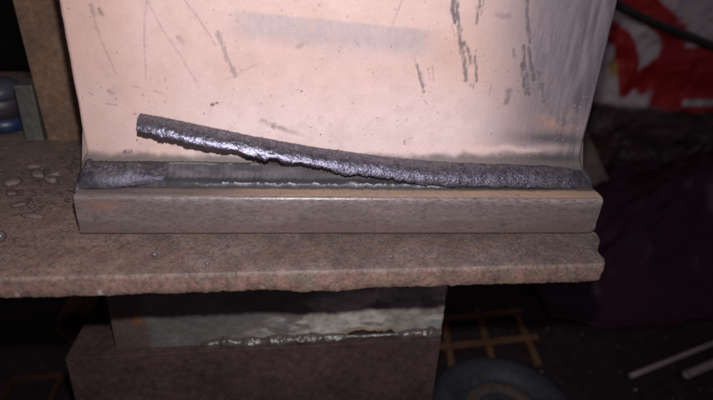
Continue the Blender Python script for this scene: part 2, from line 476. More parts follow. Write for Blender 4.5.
# upright plate
STROKES=[([(-66.7,58.8),(-66.3,53.4),(-64.9,47.8),(-63.2,42.0)],0.34,0.55),
([(-66.8,59.3),(-66.4,57.4)],0.85,0.45),
([(-65.0,58.4),(-64.5,57.2)],0.74,0.60),
([(-52.8,61.3),(-54.0,56.3),(-54.7,51.2),(-55.5,40.5)],0.37,0.45),
([(-52.6,60.8),(-51.0,56.9),(-49.6,53.9),(-46.3,48.3),(-42.2,40.3)],0.37,0.40),
([(-43.5,61.6),(-40.3,57.3),(-36.2,50.2)],0.51,0.55),
([(-35.5,53.6),(-33.3,46.5),(-31.6,42.2)],1.08,0.45),
([(-34.1,41.1),(-25.3,45.7)],0.57,0.35),
([(-45.7,52.0),(-45.0,50.7)],1.14,0.40),
([(-59.4,38.8),(-57.6,38.3)],0.40,0.65),
([(-53.7,37.5),(-51.9,37.0)],0.40,0.65),
([(-67.0,33.6),(-64.4,33.3)],0.51,0.75),
([(-38.6,33.9),(-37.0,34.5)],0.63,0.90),
([(-71.2,36.8),(-70.1,36.0)],0.40,0.60),
([(-65.7,37.2),(-64.5,36.4)],0.85,0.35),
([(-30.6,57.1),(-30.1,56.3)],0.57,0.40),
([(12.9,63.6),(12.1,60.5),(10.8,57.1)],0.51,0.45),
([(-14.4,50.6),(-12.0,51.7)],0.85,0.35),
([(1.0,52.6),(2.4,51.1)],0.34,0.50),
([(18.6,46.6),(19.8,42.9),(21.3,38.9)],0.63,0.70),
([(19.9,44.6),(21.5,40.7)],0.51,0.60),
([(21.8,45.8),(22.7,42.4)],0.40,0.55),
([(22.9,46.4),(23.9,41.9)],0.37,0.50),
([(17.9,47.9),(18.7,45.2)],0.28,0.50),
([(26.6,64.1),(27.0,61.5),(27.9,58.5)],0.97,0.90),
([(27.7,64.1),(28.4,60.0),(29.8,56.4)],0.74,0.85),
([(29.1,58.0),(29.8,54.3),(30.9,50.5)],0.91,0.85),
([(30.6,52.7),(31.8,48.3),(33.1,42.7)],0.97,0.75),
([(31.1,53.2),(32.9,50.6),(33.9,47.3)],0.74,0.80),
([(34.8,49.2),(35.5,46.2),(36.4,42.2)],0.63,0.70),
([(33.1,46.7),(33.2,42.1)],0.46,0.50),
([(27.2,57.4),(28.4,54.8)],0.37,0.50),
([(34.0,64.3),(33.9,61.3),(34.0,58.1)],0.63,0.75),
([(35.1,64.4),(34.9,60.3)],0.46,0.65),
([(46.9,64.8),(47.5,61.2),(49.1,56.0),(49.9,53.3)],0.74,0.75),
([(48.3,52.7),(49.2,48.2),(50.7,44.3)],0.74,0.85),
([(49.8,52.2),(51.1,48.3),(53.0,43.2)],0.80,0.85),
([(48.6,47.7),(49.9,43.7),(51.4,39.0)],0.80,0.85),
([(50.7,44.3),(52.4,38.8)],0.80,0.80),
([(54.0,45.5),(55.2,40.9)],0.68,0.70),
([(55.6,42.1),(57.1,36.8)],0.68,0.70),
([(53.2,40.9),(54.6,38.2)],0.40,0.50),
([(45.6,51.5),(46.0,49.6)],0.68,0.55),
([(46.2,39.8),(45.9,36.2)],1.28,0.60),
([(40.9,41.4),(40.5,38.5)],0.57,0.45),
([(35.3,41.6),(35.7,40.4)],0.57,0.70),
([(39.2,60.7),(42.7,60.3)],1.14,0.35),
([(8.0,31.0),(8.9,30.7)],0.46,0.60),
([(21.6,36.6),(22.6,35.4)],0.34,0.50),
([(58.4,37.4),(59.6,34.4)],0.34,0.50),
([(-64.2,19.4),(-62.2,19.7)],0.91,0.90),
([(-24.7,29.7),(-18.2,27.1)],0.85,0.35),
([(-21.6,27.7),(-20.7,28.6)],0.97,0.50)]



def seg_dist(px, pz, a, b):
    ax, az = a; bx, bz = b
    dx, dz = bx - ax, bz - az
    t = np.clip(((px - ax) * dx + (pz - az) * dz) / (dx * dx + dz * dz + 1e-9), 0, 1)
    return np.hypot(px - ax - t * dx, pz - az - t * dz)


PZ0, PZ1 = 12.5, 86.0
xs = np.linspace(-74.5, 72.3, 600)
zf = np.concatenate([np.linspace(PZ0, 68, 235), np.linspace(68, PZ1 - 0.5, 12)[1:]])
sec = [(14.0, z) for z in zf] + [(14.15, PZ1 - 0.15), (14.5, PZ1), (21.5, PZ1), (22, PZ1 - 0.5), (22, 40), (22, PZ0)]
sec = np.array(sec); nfz = len(zf)
P = np.zeros((len(xs), len(sec), 3)); P[..., 0] = xs[:, None]; P[..., 1] = sec[None, :, 0]; P[..., 2] = sec[None, :, 1]
x_, y_, z_ = P[..., 0].copy(), P[..., 1].copy(), P[..., 2].copy()
isf = (y_ < 14.3)
P[..., 1] += np.where(isf, 0.22 * (fbm(x_ * 0.045, z_ * 0.045, 101, 2) - 0.5) + 0.05 * (fbm(x_ * 0.8, z_ * 0.8, 103, 3) - 0.5), 0)
# the sides are sheared a little uneven and rounded
er = np.clip(sstep(71.6, 72.3, x_) + sstep(-73.8, -74.5, x_), 0, 1)
P[..., 1] += np.where(isf, 0.35 * er, 0)
P[..., 0] += 0.35 * er * (fbm(z_ * 0.22, y_ * 0.2, 105, 3) - 0.5)
P[..., 1] -= np.where(isf, 1.3 * sstep(21.5, 16.5, z_) ** 2, 0)
flare = sstep(20.0, 14.5, z_) * isf
P[..., 0] += 1.6 * flare * sstep(60, 72, x_) ** 3 - 1.9 * flare * sstep(-66, -74.5, x_) ** 2
# colour of the metal with painted flash light: rose-peach skin, blue-grey rubbed band, grey mill scale to the right, soot near the weld
n1 = fbm(x_ * 0.05, z_ * 0.05, 111, 4); n2 = fbm(x_ * 0.35, z_ * 0.35, 112, 4); n3 = fbm(x_ * 1.6, z_ * 0.25, 113, 3)
c = mix((0.53, 0.36, 0.30), (0.57, 0.41, 0.37), sstep(0.3, 0.7, n1))
hot_spot = sstep(50, 26, z_ + 6 * (n1 - 0.5)) * sstep(-70, -30, x_) * sstep(60, 30, x_)
c = mix(c, (0.68, 0.55, 0.53), 0.8 * hot_spot)  # flash hot spot painted as a paler lower centre
topline = 59.4 - 0.062 * (x_ + 29.4)
band = sstep(0.3, -0.5, z_ - topline - 0.5 * (n2 - 0.5)) * sstep(-10.0, -4.5, z_ - topline + 1.5 * (n2 - 0.5)) * sstep(-36, -24, x_) * sstep(27, 16, x_)
c = mix(c, (0.35, 0.305, 0.315), band * (0.42 + 0.38 * n3))
lb = sstep(53, 50, z_) * sstep(44, 48, z_) * sstep(-18, -5, x_) * sstep(14, 2, x_)
c = mix(c, (0.52, 0.42, 0.40), 0.35 * lb)
sm = np.exp(-((x_ + 67 - 0.3 * (40 - z_)) / 4.0) ** 2 - ((z_ - 40) / 4.5) ** 2)
c = mix(c, (0.34, 0.25, 0.24), 0.55 * sm * sstep(0.35, 0.6, n2))
rgrey = sstep(30, 60, x_ + 8 * (n1 - 0.5) + 2 * (n3 - 0.5) + 0.12 * (z_ - 40))
c = mix(c, (0.175, 0.150, 0.168), 0.92 * rgrey)  # mill scale grey, painted darker to add the flash's falloff
c = mix(c, (0.085, 0.075, 0.088), 0.8 * sstep(52, 68, x_ + 4 * (n3 - 0.5)) * sstep(0.2, 0.75, fbm(x_ * 0.8, z_ * 0.10, 117, 3)))
c = mix(c, (0.13, 0.12, 0.15), 0.6 * np.exp(-((x_ - 54) / 4.0) ** 2 - ((z_ - 52) / 14.0) ** 2) * sstep(0.3, 0.6, n3))
c = mix(c, (0.42, 0.25, 0.18), 0.6 * np.exp(-((x_ - 63) / 8.0) ** 2 - ((z_ - 30.5) / 2.6) ** 2) * sstep(0.3, 0.6, n2))
# faint even tone and mottling near the left
c = mix(c, (0.44, 0.30, 0.25), 0.5 * sstep(-58, -75, x_ + 6 * (n2 - 0.5)))
c = mix(c, (0.47, 0.33, 0.30), 0.2 * sstep(0.50, 0.72, n2) * (1 - rgrey))
# soot fringe over the weld and the smoky patch at the right
fr = 18.0 + 1.0 * (n2 - 0.5) * 2 + 0.9 * sstep(-20, 40, x_)
soot = sstep(fr + 2.4, fr - 0.2, z_)
c = mix(c, (0.10, 0.085, 0.075), soot * (0.94 * sstep(-10, -30, x_) + 0.88 * sstep(-30, -10, x_)))
c = mix(c, (0.72, 0.53, 0.48), 0.7 * np.exp(-((z_ - fr - 3.0) / 1.0) ** 2) * sstep(5, 25, x_) * sstep(64, 55, x_))
pt = np.exp(-((x_ - 64) / 11.0) ** 2 - ((z_ - 25.4 + 0.05 * (x_ - 63)) / 1.5) ** 2)
c = mix(c, (0.085, 0.08, 0.08), 0.9 * pt * sstep(0.2, 0.5, n2 + 0.25))
c = mix(c, (0.40, 0.31, 0.28), 0.7 * np.exp(-((x_ - 62) / 7.0) ** 2 - ((z_ - 22.3) / 1.3) ** 2))
c = mix(c, (0.05, 0.045, 0.05), 0.8 * np.exp(-((x_ - 65) / 7.5) ** 2 - ((z_ - 19.2) / 1.0) ** 2))
# smoke brush above the peeled slag and small smudges
c = mix(c, (0.33, 0.24, 0.21), 0.6 * np.exp(-((x_ + 18) / 5.0) ** 2 - ((z_ - 26.8 + 0.3 * (x_ + 18)) / 0.7) ** 2))
# scratches and rubbed strokes, broken up like real scuffs
brk = fbm(x_ * 1.7, z_ * 0.55, 121, 3)
fine = fbm(x_ * 3.1, z_ * 1.1, 125, 3)
scm = np.zeros_like(x_)
wob = 0.35 * (fbm(z_ * 0.5, x_ * 0.2, 127, 3) - 0.5)
for pts, wd, st in STROKES:
    x0 = min(p[0] for p in pts) - 3; x1 = max(p[0] for p in pts) + 3
    i0, i1 = np.searchsorted(xs, [x0, x1])
    sl = slice(max(i0, 0), i1)
    dd = np.full(x_[sl].shape, 99.0)
    for a, b in zip(pts[:-1], pts[1:]):
        dd = np.minimum(dd, seg_dist(x_[sl] + wob[sl] * min(1, wd), z_[sl], a, b))
    wl = max(wd * (0.75 if wd > 0.6 else 0.55), 0.26)
    mk = sstep(wl * 1.25, wl * 0.35, dd + wl * 1.5 * (fine[sl] - 0.5)) * st
    if wd < 0.6:
        mk = mk * (0.25 + 0.65 * sstep(0.3, 0.65, fine[sl]))
    if wd > 0.6:
        mk = mk * (0.45 + 0.55 * sstep(0.30, 0.48, brk[sl]))
    scm[sl] = np.maximum(scm[sl], mk)
r = np.random.RandomState(5)
for i in range(150):                                                     # little nicks and pits all over
    a = r.uniform(-73, 71); h_ = 20 + 45 * r.rand() ** 1.4
    if i > 110: a = r.uniform(40, 71)
    ln = 0.05 + 0.8 * r.rand() ** 2.5; an = r.choice([r.uniform(-0.5, 0.3), r.uniform(1.2, 1.8)])
    i0, i1 = np.searchsorted(xs, [a - 2, a + 2]); sl = slice(i0, i1)
    dd = seg_dist(x_[sl], z_[sl], (a, h_), (a + ln * math.cos(an), h_ + ln * math.sin(an)))
    scm[sl] = np.maximum(scm[sl], sstep(0.30, 0.08, dd) * r.uniform(0.15, 0.6))
scm *= isf
c = mix(c, (0.095, 0.085, 0.092), np.clip(scm, 0, 1))
P[..., 1] += 0.05 * scm
alpha = 0.55 - 0.35 * rgrey - 0.3 * band
sweep("upright_plate", P, M_PLATE, tee, np.concatenate([c, np.clip(alpha, 0, 1)[..., None]], -1))

# weld bead: two-run fillet, bare in the middle, still crusted at the left end
xs = np.linspace(-75.2, 74.2, 700)
nv = 46
v = np.linspace(0, 1, nv)
P = np.zeros((len(xs), nv + 2, 3)); C = np.zeros((len(xs), nv + 2, 4))
X, V = xs[:, None], v[None, :]
wav = 0.45 * (fbm(xs * 0.18, xs * 0, 131, 3) - 0.5)[:, None]
wav2 = 0.9 * (fbm(xs * 0.25, xs * 0, 133, 4) - 0.5)[:, None]
y0, z0 = 6.1 + wav2, 12.0                   # toe on the bar
y1, z1 = 14.3, 17.4 + wav - 0.9 * sstep(12, 30, X)    # toe on the plate
yl = y0 + (y1 - y0) * V; zl = z0 + (z1 - z0) * V
crust = 0.0 * X * V
prof = 1.15 * np.sin(np.pi * V) + 0.25 * np.exp(-((V - 0.14) / 0.10) ** 2) + 0.30 * np.exp(-((V - 0.78) / 0.10) ** 2) - 0.25 * np.exp(-((V - 0.9) / 0.05) ** 2)
prof = prof * (1 - 0.5 * crust) + crust * (1.9 * np.sin(np.pi * V) ** 0.8 + 0.4 * (fbm(X * 0.5 + 0 * V, V * 5, 137, 4) - 0.5))
rip = (0.05 + 0.14 * fbm(X * 0.25, 0 * V, 140, 2)) * np.sin(3.6 * (X + 4.5 * (V - 0.5) ** 2) + 5 * vnoise(X * 0.3, V * 3, 139)) * (1 - crust) * sstep(0.2, 0.4, V)
tl = 0.085 + 0.09 * (fbm(X * 0.45, 0 * V, 141, 4) - 0.5)
rough_toe = np.exp(-((V - tl) / 0.035) ** 2) * (0.25 + 0.9 * sstep(0.42, 0.62, fbm(X * 0.9, V * 6, 142, 4))) * sstep(-48, -36, X) * sstep(45, 25, X)
rough_toe = rough_toe + 0.9 * np.exp(-((V - 0.12) / 0.06) ** 2) * np.exp(-((X - 1.5) / 1.3) ** 2)
prof = prof + rip + rough_toe
endtap = sstep(-75.4, -71, X) * sstep(74.4, 68, X)
prof = prof * (0.45 + 0.55 * endtap) * (1 - 0.8 * sstep(12, 30, X))
nrm = np.array([-0.58, 0.81])
P[:, :nv, 0] = X; P[:, :nv, 1] = yl + nrm[0] * prof; P[:, :nv, 2] = zl + nrm[1] * prof
# the left end sags over the bar's end
P[:, nv, 0] = xs; P[:, nv, 1] = 14.6; P[:, nv, 2] = 12.0
P[:, nv + 1, 0] = xs; P[:, nv + 1, 1] = 8.0; P[:, nv + 1, 2] = 11.8
P[:, :, 2] -= 1.6 * sstep(-71, -75.2, xs)[:, None] * np.linspace(1, 0.2, nv + 2)[None, :]
cb = np.zeros((len(xs), nv, 3)) + np.array((0.068, 0.062, 0.067))
tone = fbm(X * 0.12 + 0 * V, V * 3, 143, 3)
cb = mix(cb, (0.118, 0.110, 0.116), np.exp(-((V - 0.5) / 0.2) ** 2) * sstep(0.3, 0.6, tone))
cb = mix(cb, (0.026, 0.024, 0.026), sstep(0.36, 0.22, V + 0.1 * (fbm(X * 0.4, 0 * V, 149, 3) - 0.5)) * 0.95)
cb = mix(cb, (0.065, 0.055, 0.05), sstep(0.80, 0.95, V) * (0.8 + 0 * X))
cb = mix(cb, (0.26, 0.25, 0.26), np.exp(-((V - 0.76 - 0.05 * (fbm(X * 0.5, 0 * V, 148, 3) - 0.5)) / 0.02) ** 2) * sstep(0.5, 0.62, fbm(X * 0.3, 0 * V, 145, 3)))  # broken pale line paints the highlights on the upper ridge
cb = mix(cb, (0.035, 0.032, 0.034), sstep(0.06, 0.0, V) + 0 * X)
cb = mix(cb, (0.045, 0.04, 0.043), 0.92 * np.clip(sstep(25, 40, X) + sstep(-50, -54, X), 0, 1) + 0 * V)
cb = mix(cb, (0.36, 0.36, 0.40), np.clip(rough_toe, 0, 1) * 0.8)
al = 0.75 + 0.25 * sstep(0.3, 0.1, V) - 0.95 * np.clip(rough_toe * 2.5, 0, 1) - 0.25 * crust - 0.4 * np.exp(-((V - 0.76) / 0.05) ** 2)
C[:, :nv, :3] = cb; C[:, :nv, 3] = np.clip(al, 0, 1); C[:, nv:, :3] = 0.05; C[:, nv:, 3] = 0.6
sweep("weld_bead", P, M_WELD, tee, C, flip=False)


def lump(name, center, rad, mat, parent, seed, amp=0.35, col=(0.05, 0.042, 0.045, 0.4), freq=1.6, nu=22, nv_=28):
    th = np.linspace(0.06, np.pi - 0.06, nu)[:, None]; ph = np.linspace(0, 2 * np.pi, nv_, endpoint=False)[None, :]
    D = np.stack([np.sin(th) * np.cos(ph), np.sin(th) * np.sin(ph), np.cos(th) + 0 * ph], -1)
    n = fbm(D[..., 0] * freq + 7 + D[..., 2], D[..., 1] * freq + 7 - D[..., 2] * 0.7, seed, 4)
    Q = D * (1 + amp * (n - 0.5) * 2)[..., None] * np.asarray(rad) + np.asarray(center)
    cc = np.zeros((nu, nv_, 4)) + np.asarray(col)
    return sweep(name, Q, mat, parent, cc, flip=True)


lump("slag_drip", (-74.9, 6.6, 9.4), (1.5, 3.6, 4.4), M_CRUST, tee, 201, 0.18)
lump("slag_drip", (-73.6, 12.2, 15.2), (1.5, 2.6, 2.4), M_CRUST, tee, 203, 0.25)

# spatter beads stuck on plate, bar and weld
r = np.random.RandomState(12)
pts = []; rad = []
for i in range(150):
    a = r.uniform(-72, 70); h_ = 19.5 + 46 * r.rand() ** 2.2
    pts.append((a, 14.0, h_)); rad.append(r.choice([0.10, 0.14, 0.18, 0.3], p=[.4, .35, .2, .05]))
for i in range(45):
    a = r.uniform(50, 71); h_ = r.uniform(22, 45); pts.append((a, 14.0, h_)); rad.append(r.uniform(0.12, 0.3))
s1 = blobs("plate_spatter", pts, rad, M_PLATE, tee, 0.6, 1, 3)
tag(s1, kind="stuff")
a_ = s1.data.color_attributes.new("paint", 'FLOAT_COLOR', 'POINT')
a_.data.foreach_set("color", np.tile([0.30, 0.22, 0.21, 0.0], len(s1.data.vertices)))
pts = []; rad = []
for i in range(130):
    a = r.uniform(-70, 72); pts.append((a, r.uniform(1.0, 5.8), BAR_H + 0.02)); rad.append(r.choice([0.10, 0.16, 0.24], p=[.5, .4, .1]))
for i in range(40):
    a = r.uniform(-72, 72); pts.append((a, -0.02, r.uniform(6, 11.5))); rad.append(r.uniform(0.08, 0.16))
tag(blobs("bar_spatter", pts, rad, M_SPATTER, tee, 0.8, 2, 5), kind="stuff")

# ---------------------------------------------------------------- slag: a curved crust lying over the fillet
def smooth_interp(x, kx, kv):
    xx = np.linspace(kx[0], kx[-1], 400); vv = np.interp(xx, kx, kv)
    ker = np.hanning(41); ker /= ker.sum()
    vp = np.concatenate([2 * vv[0] - vv[1:21][::-1], vv, 2 * vv[-1] - vv[-21:-1][::-1]])
    return np.interp(x, xx, np.convolve(vp, ker, 'valid'))


def slag_crust(name, xs, cy, cz, R, amin, amax, parent=None, sd=0, break_at=None, sag=None, crumble=0.9, dull=0.0, mat=None):
    no, ni = 84, 18
    grain = 0.15 + 0.35 * sstep(-5, 45, xs)
    P = np.zeros((len(xs), no + ni, 3)); C = np.zeros((len(xs), no + ni, 4))
    for j in range(no):
        f = j / (no - 1)
        a = np.radians(amin + (amax - amin) * f)
        s_ = f * 9
        lumpy = 0.45 * (fbm(xs * 0.24, s_ * 0.35, 311 + sd, 3) - 0.5) + 0.09 * (fbm(xs * 1.1, s_ * 1.1, 313 + sd, 4) - 0.5) \
            + 0.10 * np.clip(fbm(xs * 2.6, s_ * 2.6, 315 + sd, 2) - 0.62, 0, 1) * 4 * (0.15 + f)
        lumpy = lumpy + grain * (0.24 * (fbm(xs * 1.25, s_ * 1.2, 317 + sd, 2) - 0.5) + 0.12 * (fbm(xs * 2.9, s_ * 2.7, 319 + sd, 2) - 0.5))
        edge = 0.25 * (sstep(0.05, 0.0, f) + sstep(0.96, 1.0, f))
        rr = R + lumpy - edge
        P[:, j, 0] = xs; P[:, j, 1] = cy - rr * np.cos(a); P[:, j, 2] = cz + rr * np.sin(a)
        base = mix((0.036, 0.032, 0.037), (0.064, 0.057, 0.061), sstep(0.35, 0.65, fbm(xs * 0.8, s_ * 0.8, 321 + sd, 4)))
        pale = sstep(0.56, 0.70, fbm(xs * 2.5, s_ * 2.5, 323 + sd, 2)) * sstep(0.25, 0.7, f)
        C[:, j, :3] = mix(base, (0.20, 0.185, 0.19), 0.6 * pale)
        C[:, j, 3] = np.clip(0.12 + 0.88 * sstep(0.42, 0.66, f + 0.28 * (fbm(xs * 0.7, s_, 325 + sd, 3) - 0.5)), 0, 1)
    C[:, :no, 3] = np.clip(C[:, :no, 3] + dull, 0, 1)
    th = 1.15 + 0.5 * fbm(xs * 0.5, xs * 0, 331 + sd, 3)
    for j in range(ni):
        f = 1 - (j + 0.5) / ni
        a = np.radians(amin + 2 + (amax - amin - 4) * f)
        rr = R - th - 0.25 * (fbm(xs * 0.8, f * 4 + xs * 0, 333 + sd, 3) - 0.5)
        P[:, no + j, 0] = xs; P[:, no + j, 1] = cy - rr * np.cos(a); P[:, no + j, 2] = cz + rr * np.sin(a)
        C[:, no + j, :3] = (0.035, 0.032, 0.033); C[:, no + j, 3] = 0.8
    if break_at is not None:                      # slanting, slightly crumbled break at the free end
        x0, x1, lean = break_at
        w = sstep(x0, x1, xs)[:, None] ** 2
        P[..., 0] += w * (crumble * (fbm(P[..., 1] * 0.9, P[..., 2] * 0.9, 341 + sd, 3) - 0.5) + lean * (P[..., 2] - P[..., 2].mean()))
    if sag is not None:                           # melted end running down over the bar's end
        x0, x1, depth = sag
        w = sstep(x0, x1, xs)[:, None]
        P[..., 2] -= depth * w ** 2 * np.clip(1.2 - (P[..., 1] - 5) / 9.0, 0.15, 1.2)
    return sweep(name, P, mat or M_SLAG, parent, C), P


# crust still stuck on the left end of the weld
xs = np.linspace(-76.3, -52.0, 170)
j1 = 10 * (fbm(xs * 0.5, xs * 0, 351, 3) - 0.5) + 4 * (fbm(xs * 2.1, xs * 0, 353, 2) - 0.5)
tap = sstep(-77.5, -72, xs)
slag_crust("slag_crust", xs, 10.4 - 1.6 * sstep(-58, -70, xs), 12.4 + 0.6 * (fbm(xs * 0.2, xs * 0, 355, 2) - 0.5), 3.9 + 1.3 * tap - 1.75 * sstep(-64, -51, xs),
           0 + j1, 128 + 0.5 * j1, tee, 40, (-57, -52.0, 0.25), (-72.5, -76.3, 2.6), 2.0, 0.15, M_CRUST)

# the long strip that is peeling off
kx = [-56, -42, -27, -10, 6, 18, 30, 42, 58, 68, 72, 75]
kz = [28.7, 25.5, 22.0, 18.8, 16.1, 14.5, 13.6, 13.3, 13.1, 12.6, 12.2, 11.8]     # centre of curvature
ky = [9.2, 9.3, 9.5, 9.9, 10.3, 10.5, 10.6, 10.7, 10.8, 11.0, 11.3, 11.8]
kr = [4.4, 4.6, 4.8, 5.0, 5.3, 5.5, 5.4, 5.3, 5.2, 5.0, 4.7, 4.3]
xs = np.linspace(-55.8, 75.2, 900)
cy = smooth_interp(xs, kx, ky); cz = smooth_interp(xs, kx, kz) - 0.7; R = smooth_interp(xs, kx, kr)
tight = sstep(12, 30, xs)
amin = 10 - 9 * tight + 27 * (fbm(xs * 0.30, xs * 0, 301, 4) - 0.5) + 10 * (fbm(xs * 2.0, xs * 0, 303, 3) - 0.5)
amin = amin * (1 - 0.45 * tight) + 14 * np.exp(-((xs + 7.5) / 1.5) ** 2) + 7 * np.exp(-((xs - 19) / 1.0) ** 2) - 6 * np.exp(-((xs - 4) / 6) ** 2)
amax = 112 + 7 * (fbm(xs * 0.3, xs * 0, 305, 4) - 0.5) + 4 * (fbm(xs * 1.8, xs * 0, 307, 2) - 0.5) + 26 * tight
slag, P = slag_crust("slag_strip", xs, cy, cz, R, amin, amax, None, 0, (-50, -55.8, -0.10), (66, 75.2, 1.7))
no = 84
tag(slag, "long dark glossy slag crust peeling up off the weld at its left end", "slag")
pts = []; rad = []
for i in range(150):
    k = r.randint(5, len(xs) - 5); j = r.randint(3, no - 1)
    pts.append(tuple(P[k, j])); rad.append(r.choice([0.10, 0.15, 0.22], p=[.5, .38, .12]))
tag(blobs("slag_grain", pts, rad, M_SPATTER, slag, 0.9, 2, 9), kind="stuff")

# ---------------------------------------------------------------- chips, beads and grit lying on the table
def shard_mesh(name, rad, seed, n=16):
    import bmesh
    rr = np.random.RandomState(seed)
    bm = bmesh.new()
    for k in range(n):
        a = 2 * math.pi * (k + rr.uniform(-0.4, 0.4)) / n
        q = rr.uniform(0.65, 1.0)
        bm.verts.new((q * math.cos(a) * rad[0] * MM, q * math.sin(a) * rad[1] * MM, rr.choice([0.05, 0.4, 0.8, 1.0]) * rad[2] * 1.5 * MM))
    bm.verts.new((0.3 * rad[0] * MM, 0.1 * rad[1] * MM, rad[2] * 1.7 * MM)); bm.verts.new((0, 0, 0))
    bmesh.ops.convex_hull(bm, input=bm.verts[:])
    loose = [v for v in bm.verts if not v.link_faces]
    bmesh.ops.delete(bm, geom=loose, context='VERTS')
    bmesh.ops.bevel(bm, geom=bm.edges[:], offset=0.12 * MM, segments=1, affect='EDGES')
    me = bpy.data.meshes.new(name); bm.to_mesh(me); bm.free()
    return me


def chip(name, loc, rad, mat, seed, label, cat, rz=0.0, amp=0.42):
    o = lump(name, (0, 0, rad[2] * 0.6), (rad[0] * 0.85, rad[1] * 0.85, rad[2] * 1.3), mat, None, seed, amp, (0.14, 0.1, 0.08, 0.6), 2.1, 16, 22)
    o.location = Vector((loc[0], loc[1], 0)) * MM; o.rotation_euler[2] = rz
    return tag(o, label, cat, "loose slag chips on the table")


chip("slag_chip", (-107.5, 33.5), (3.0, 2.9, 0.9), M_CHIP, 401, "flat round pale slag chip lying nearest the left edge on the table", "slag chip")
chip("slag_chip", (-101.6, 38.8), (3.0, 1.8, 1.0), M_CHIP, 403, "oval slag chip between the flat round chip and the curved chip", "slag chip", -0.4)
chip("slag_chip", (-106.6, 46), (2.8, 0.9, 0.6), M_CHIP, 405, "thin narrow slag sliver farthest back among the table chips", "slag chip", 0.3)
chip("slag_chip", (-104, 25.5), (2.2, 1.9, 0.8), M_CHIP2, 409, "small brown slag chip just in front of the flat round one", "slag chip", -0.7)
chip("slag_flake", (-92.0, 10.6), (4.2, 1.1, 0.6), M_CHIP, 411, "long thin brown slag flake lying beside the bar's left end", "slag flake", -0.25)
chip("slag_flake", (-98.5, 17.5), (2.6, 1.0, 0.6), M_CHIP2, 413, "short brown flake behind the long thin slag flake", "slag flake", 0.5)
# curved chip: bent tapering sliver
ang = np.linspace(math.radians(70), math.radians(300), 16)
o = tube("slag_chip", [(2.3 * math.cos(a), 2.6 * math.sin(a), 0.85) for a in ang], 0.95, M_CHIP, None, 8)
o.location = Vector((-95.2, 36.6, 0)) * MM
tag(o, "curved crescent slag chip nearest to the upright plate", "slag chip", "loose slag chips on the table")
bead = lump("steel_bead", (0, 0, 1.5), (1.7, 1.7, 1.6), M_BEAD, None, 415, 0.08)
bead.location = Vector((-94.3, -3.0, 0)) * MM
tag(bead, "shiny round steel spatter bead at the table's left edge", "steel bead")
for i, (a, b, rr, lb) in enumerate([(-51.9, -10.9, 0.75, "largest round spatter bead on the table below the bar's left third"),
                                    (-37.5, -15.4, 0.6, "small dark spatter bead near the table's front edge, right of the largest bead"),
                                    (11.2, -12.2, 0.5, "tiny spatter bead on the table below the middle of the bar")]):
    o = lump("steel_bead", (0, 0, rr * 0.8), (rr, rr, rr * 0.9), M_SPATTER, None, 421 + i, 0.15, nu=10, nv_=12)
    o.location = Vector((a, b, 0)) * MM
    tag(o, lb, "steel bead")
import bmesh
bm = bmesh.new()
rs = np.random.RandomState(77)
for i in range(260):
    a, b = rs.normal(-97, 12), rs.normal(30, 16)
    if not (-125 < a < -77.5 and -14 < b < 66): continue
    sz = 0.35 + 1.0 * rs.rand() ** 2.5
    me_ = shard_mesh("shard", (sz * rs.uniform(0.8, 1.7), sz, sz * rs.uniform(0.3, 0.7)), 700 + i, 9)
    me_.transform(Matrix.Translation((a * MM, b * MM, 0)) @ Matrix.Rotation(rs.uniform(0, 6.3), 4, 'Z'))
    bm.from_mesh(me_); bpy.data.meshes.remove(me_)
me_ = bpy.data.meshes.new("slag_rubble"); bm.to_mesh(me_); bm.free()
tag(link("slag_rubble", me_, M_CHIP2), "crumbs of slag rubble strewn over the table left of the bar", kind="stuff")
pts = []; rad = []
for i in range(900):
    if i < 520:
        a = r.uniform(-118, 72); b = r.uniform(-17.5, -0.8)
    else:
        a = r.uniform(-125, -77); b = r.uniform(-18, 62)
    a = min(a, 66.0); b = max(b, float(table_front(a)) + 0.9)
    pts.append((a, b, 0.0)); rad.append(r.choice([0.13, 0.2, 0.3, 0.45], p=[.45, .33, .17, .05]))
tag(blobs("table_grit", pts, rad, M_CHIP2, None, 0.75, 2, 21), "fine dark grit and spatter scattered over the table plate", kind="stuff")
table_grit = bpy.data.objects["table_grit"]
pts = []; rad = []
for i in range(260):
    a = r.uniform(-118, 66); b = max(r.uniform(-17.5, -0.8), float(table_front(a)) + 0.9)
    pts.append((a, b, 0.0)); rad.append(r.choice([0.12, 0.18, 0.26], p=[.5, .35, .15]))
tag(blobs("bright_grit", pts, rad, M_GRIT, None, 0.8, 2, 23), "fine pale metal specks scattered over the table plate", kind="stuff")

# ---------------------------------------------------------------- things standing on the table, back left
post = link("rusty_flat_bar", box_mesh(46, 9, 132, 0.8, "rusty_flat_bar"), M_RUSTPOST)
post.location = Vector((-89.2, 77.5, -0.3)) * MM; post.rotation_euler[1] = math.radians(-2.0)
tag(post, "broad rusty brown flat bar standing upright behind the welded plate", "flat bar")
oc = link("steel_offcut", box_mesh(6.5, 11, 22, 0.7, "steel_offcut"), M_OFFCUT)
oc.location = Vector((-116.6, 76.5, -0.1)) * MM; oc.rotation_euler = (0, 0, 0.12)
tag(oc, "short dark grey steel offcut standing against the rusty flat bar", "steel offcut")
jar = empty("plastic_jar", (-134.5, 88, 0), "small plastic jar with grey domed cap and blue base at far left", "jar")
lathe("base_band", [(0.5, 0), (9.6, 0), (10.0, 0.4), (10.0, 5.6), (0.5, 5.6)], M_BLUE, jar)
lathe("body", [(0.5, 5.61), (9.95, 5.61), (9.95, 12.2), (9.0, 13.2), (0.5, 13.2)], M_BLACKPL, jar)
lathe("cap", [(0.5, 13.21), (8.9, 13.21), (9.2, 13.6), (9.1, 15.8), (8.2, 17.6), (6.2, 19.0), (3.0, 19.8), (0.4, 20.0)], M_LILAC, jar)

# ---------------------------------------------------------------- bench frame under the table
frame = empty("bench_frame", (-29, 50, -160), "dark red-oxide steel box frame with welded web propping the table plate", "bench frame")


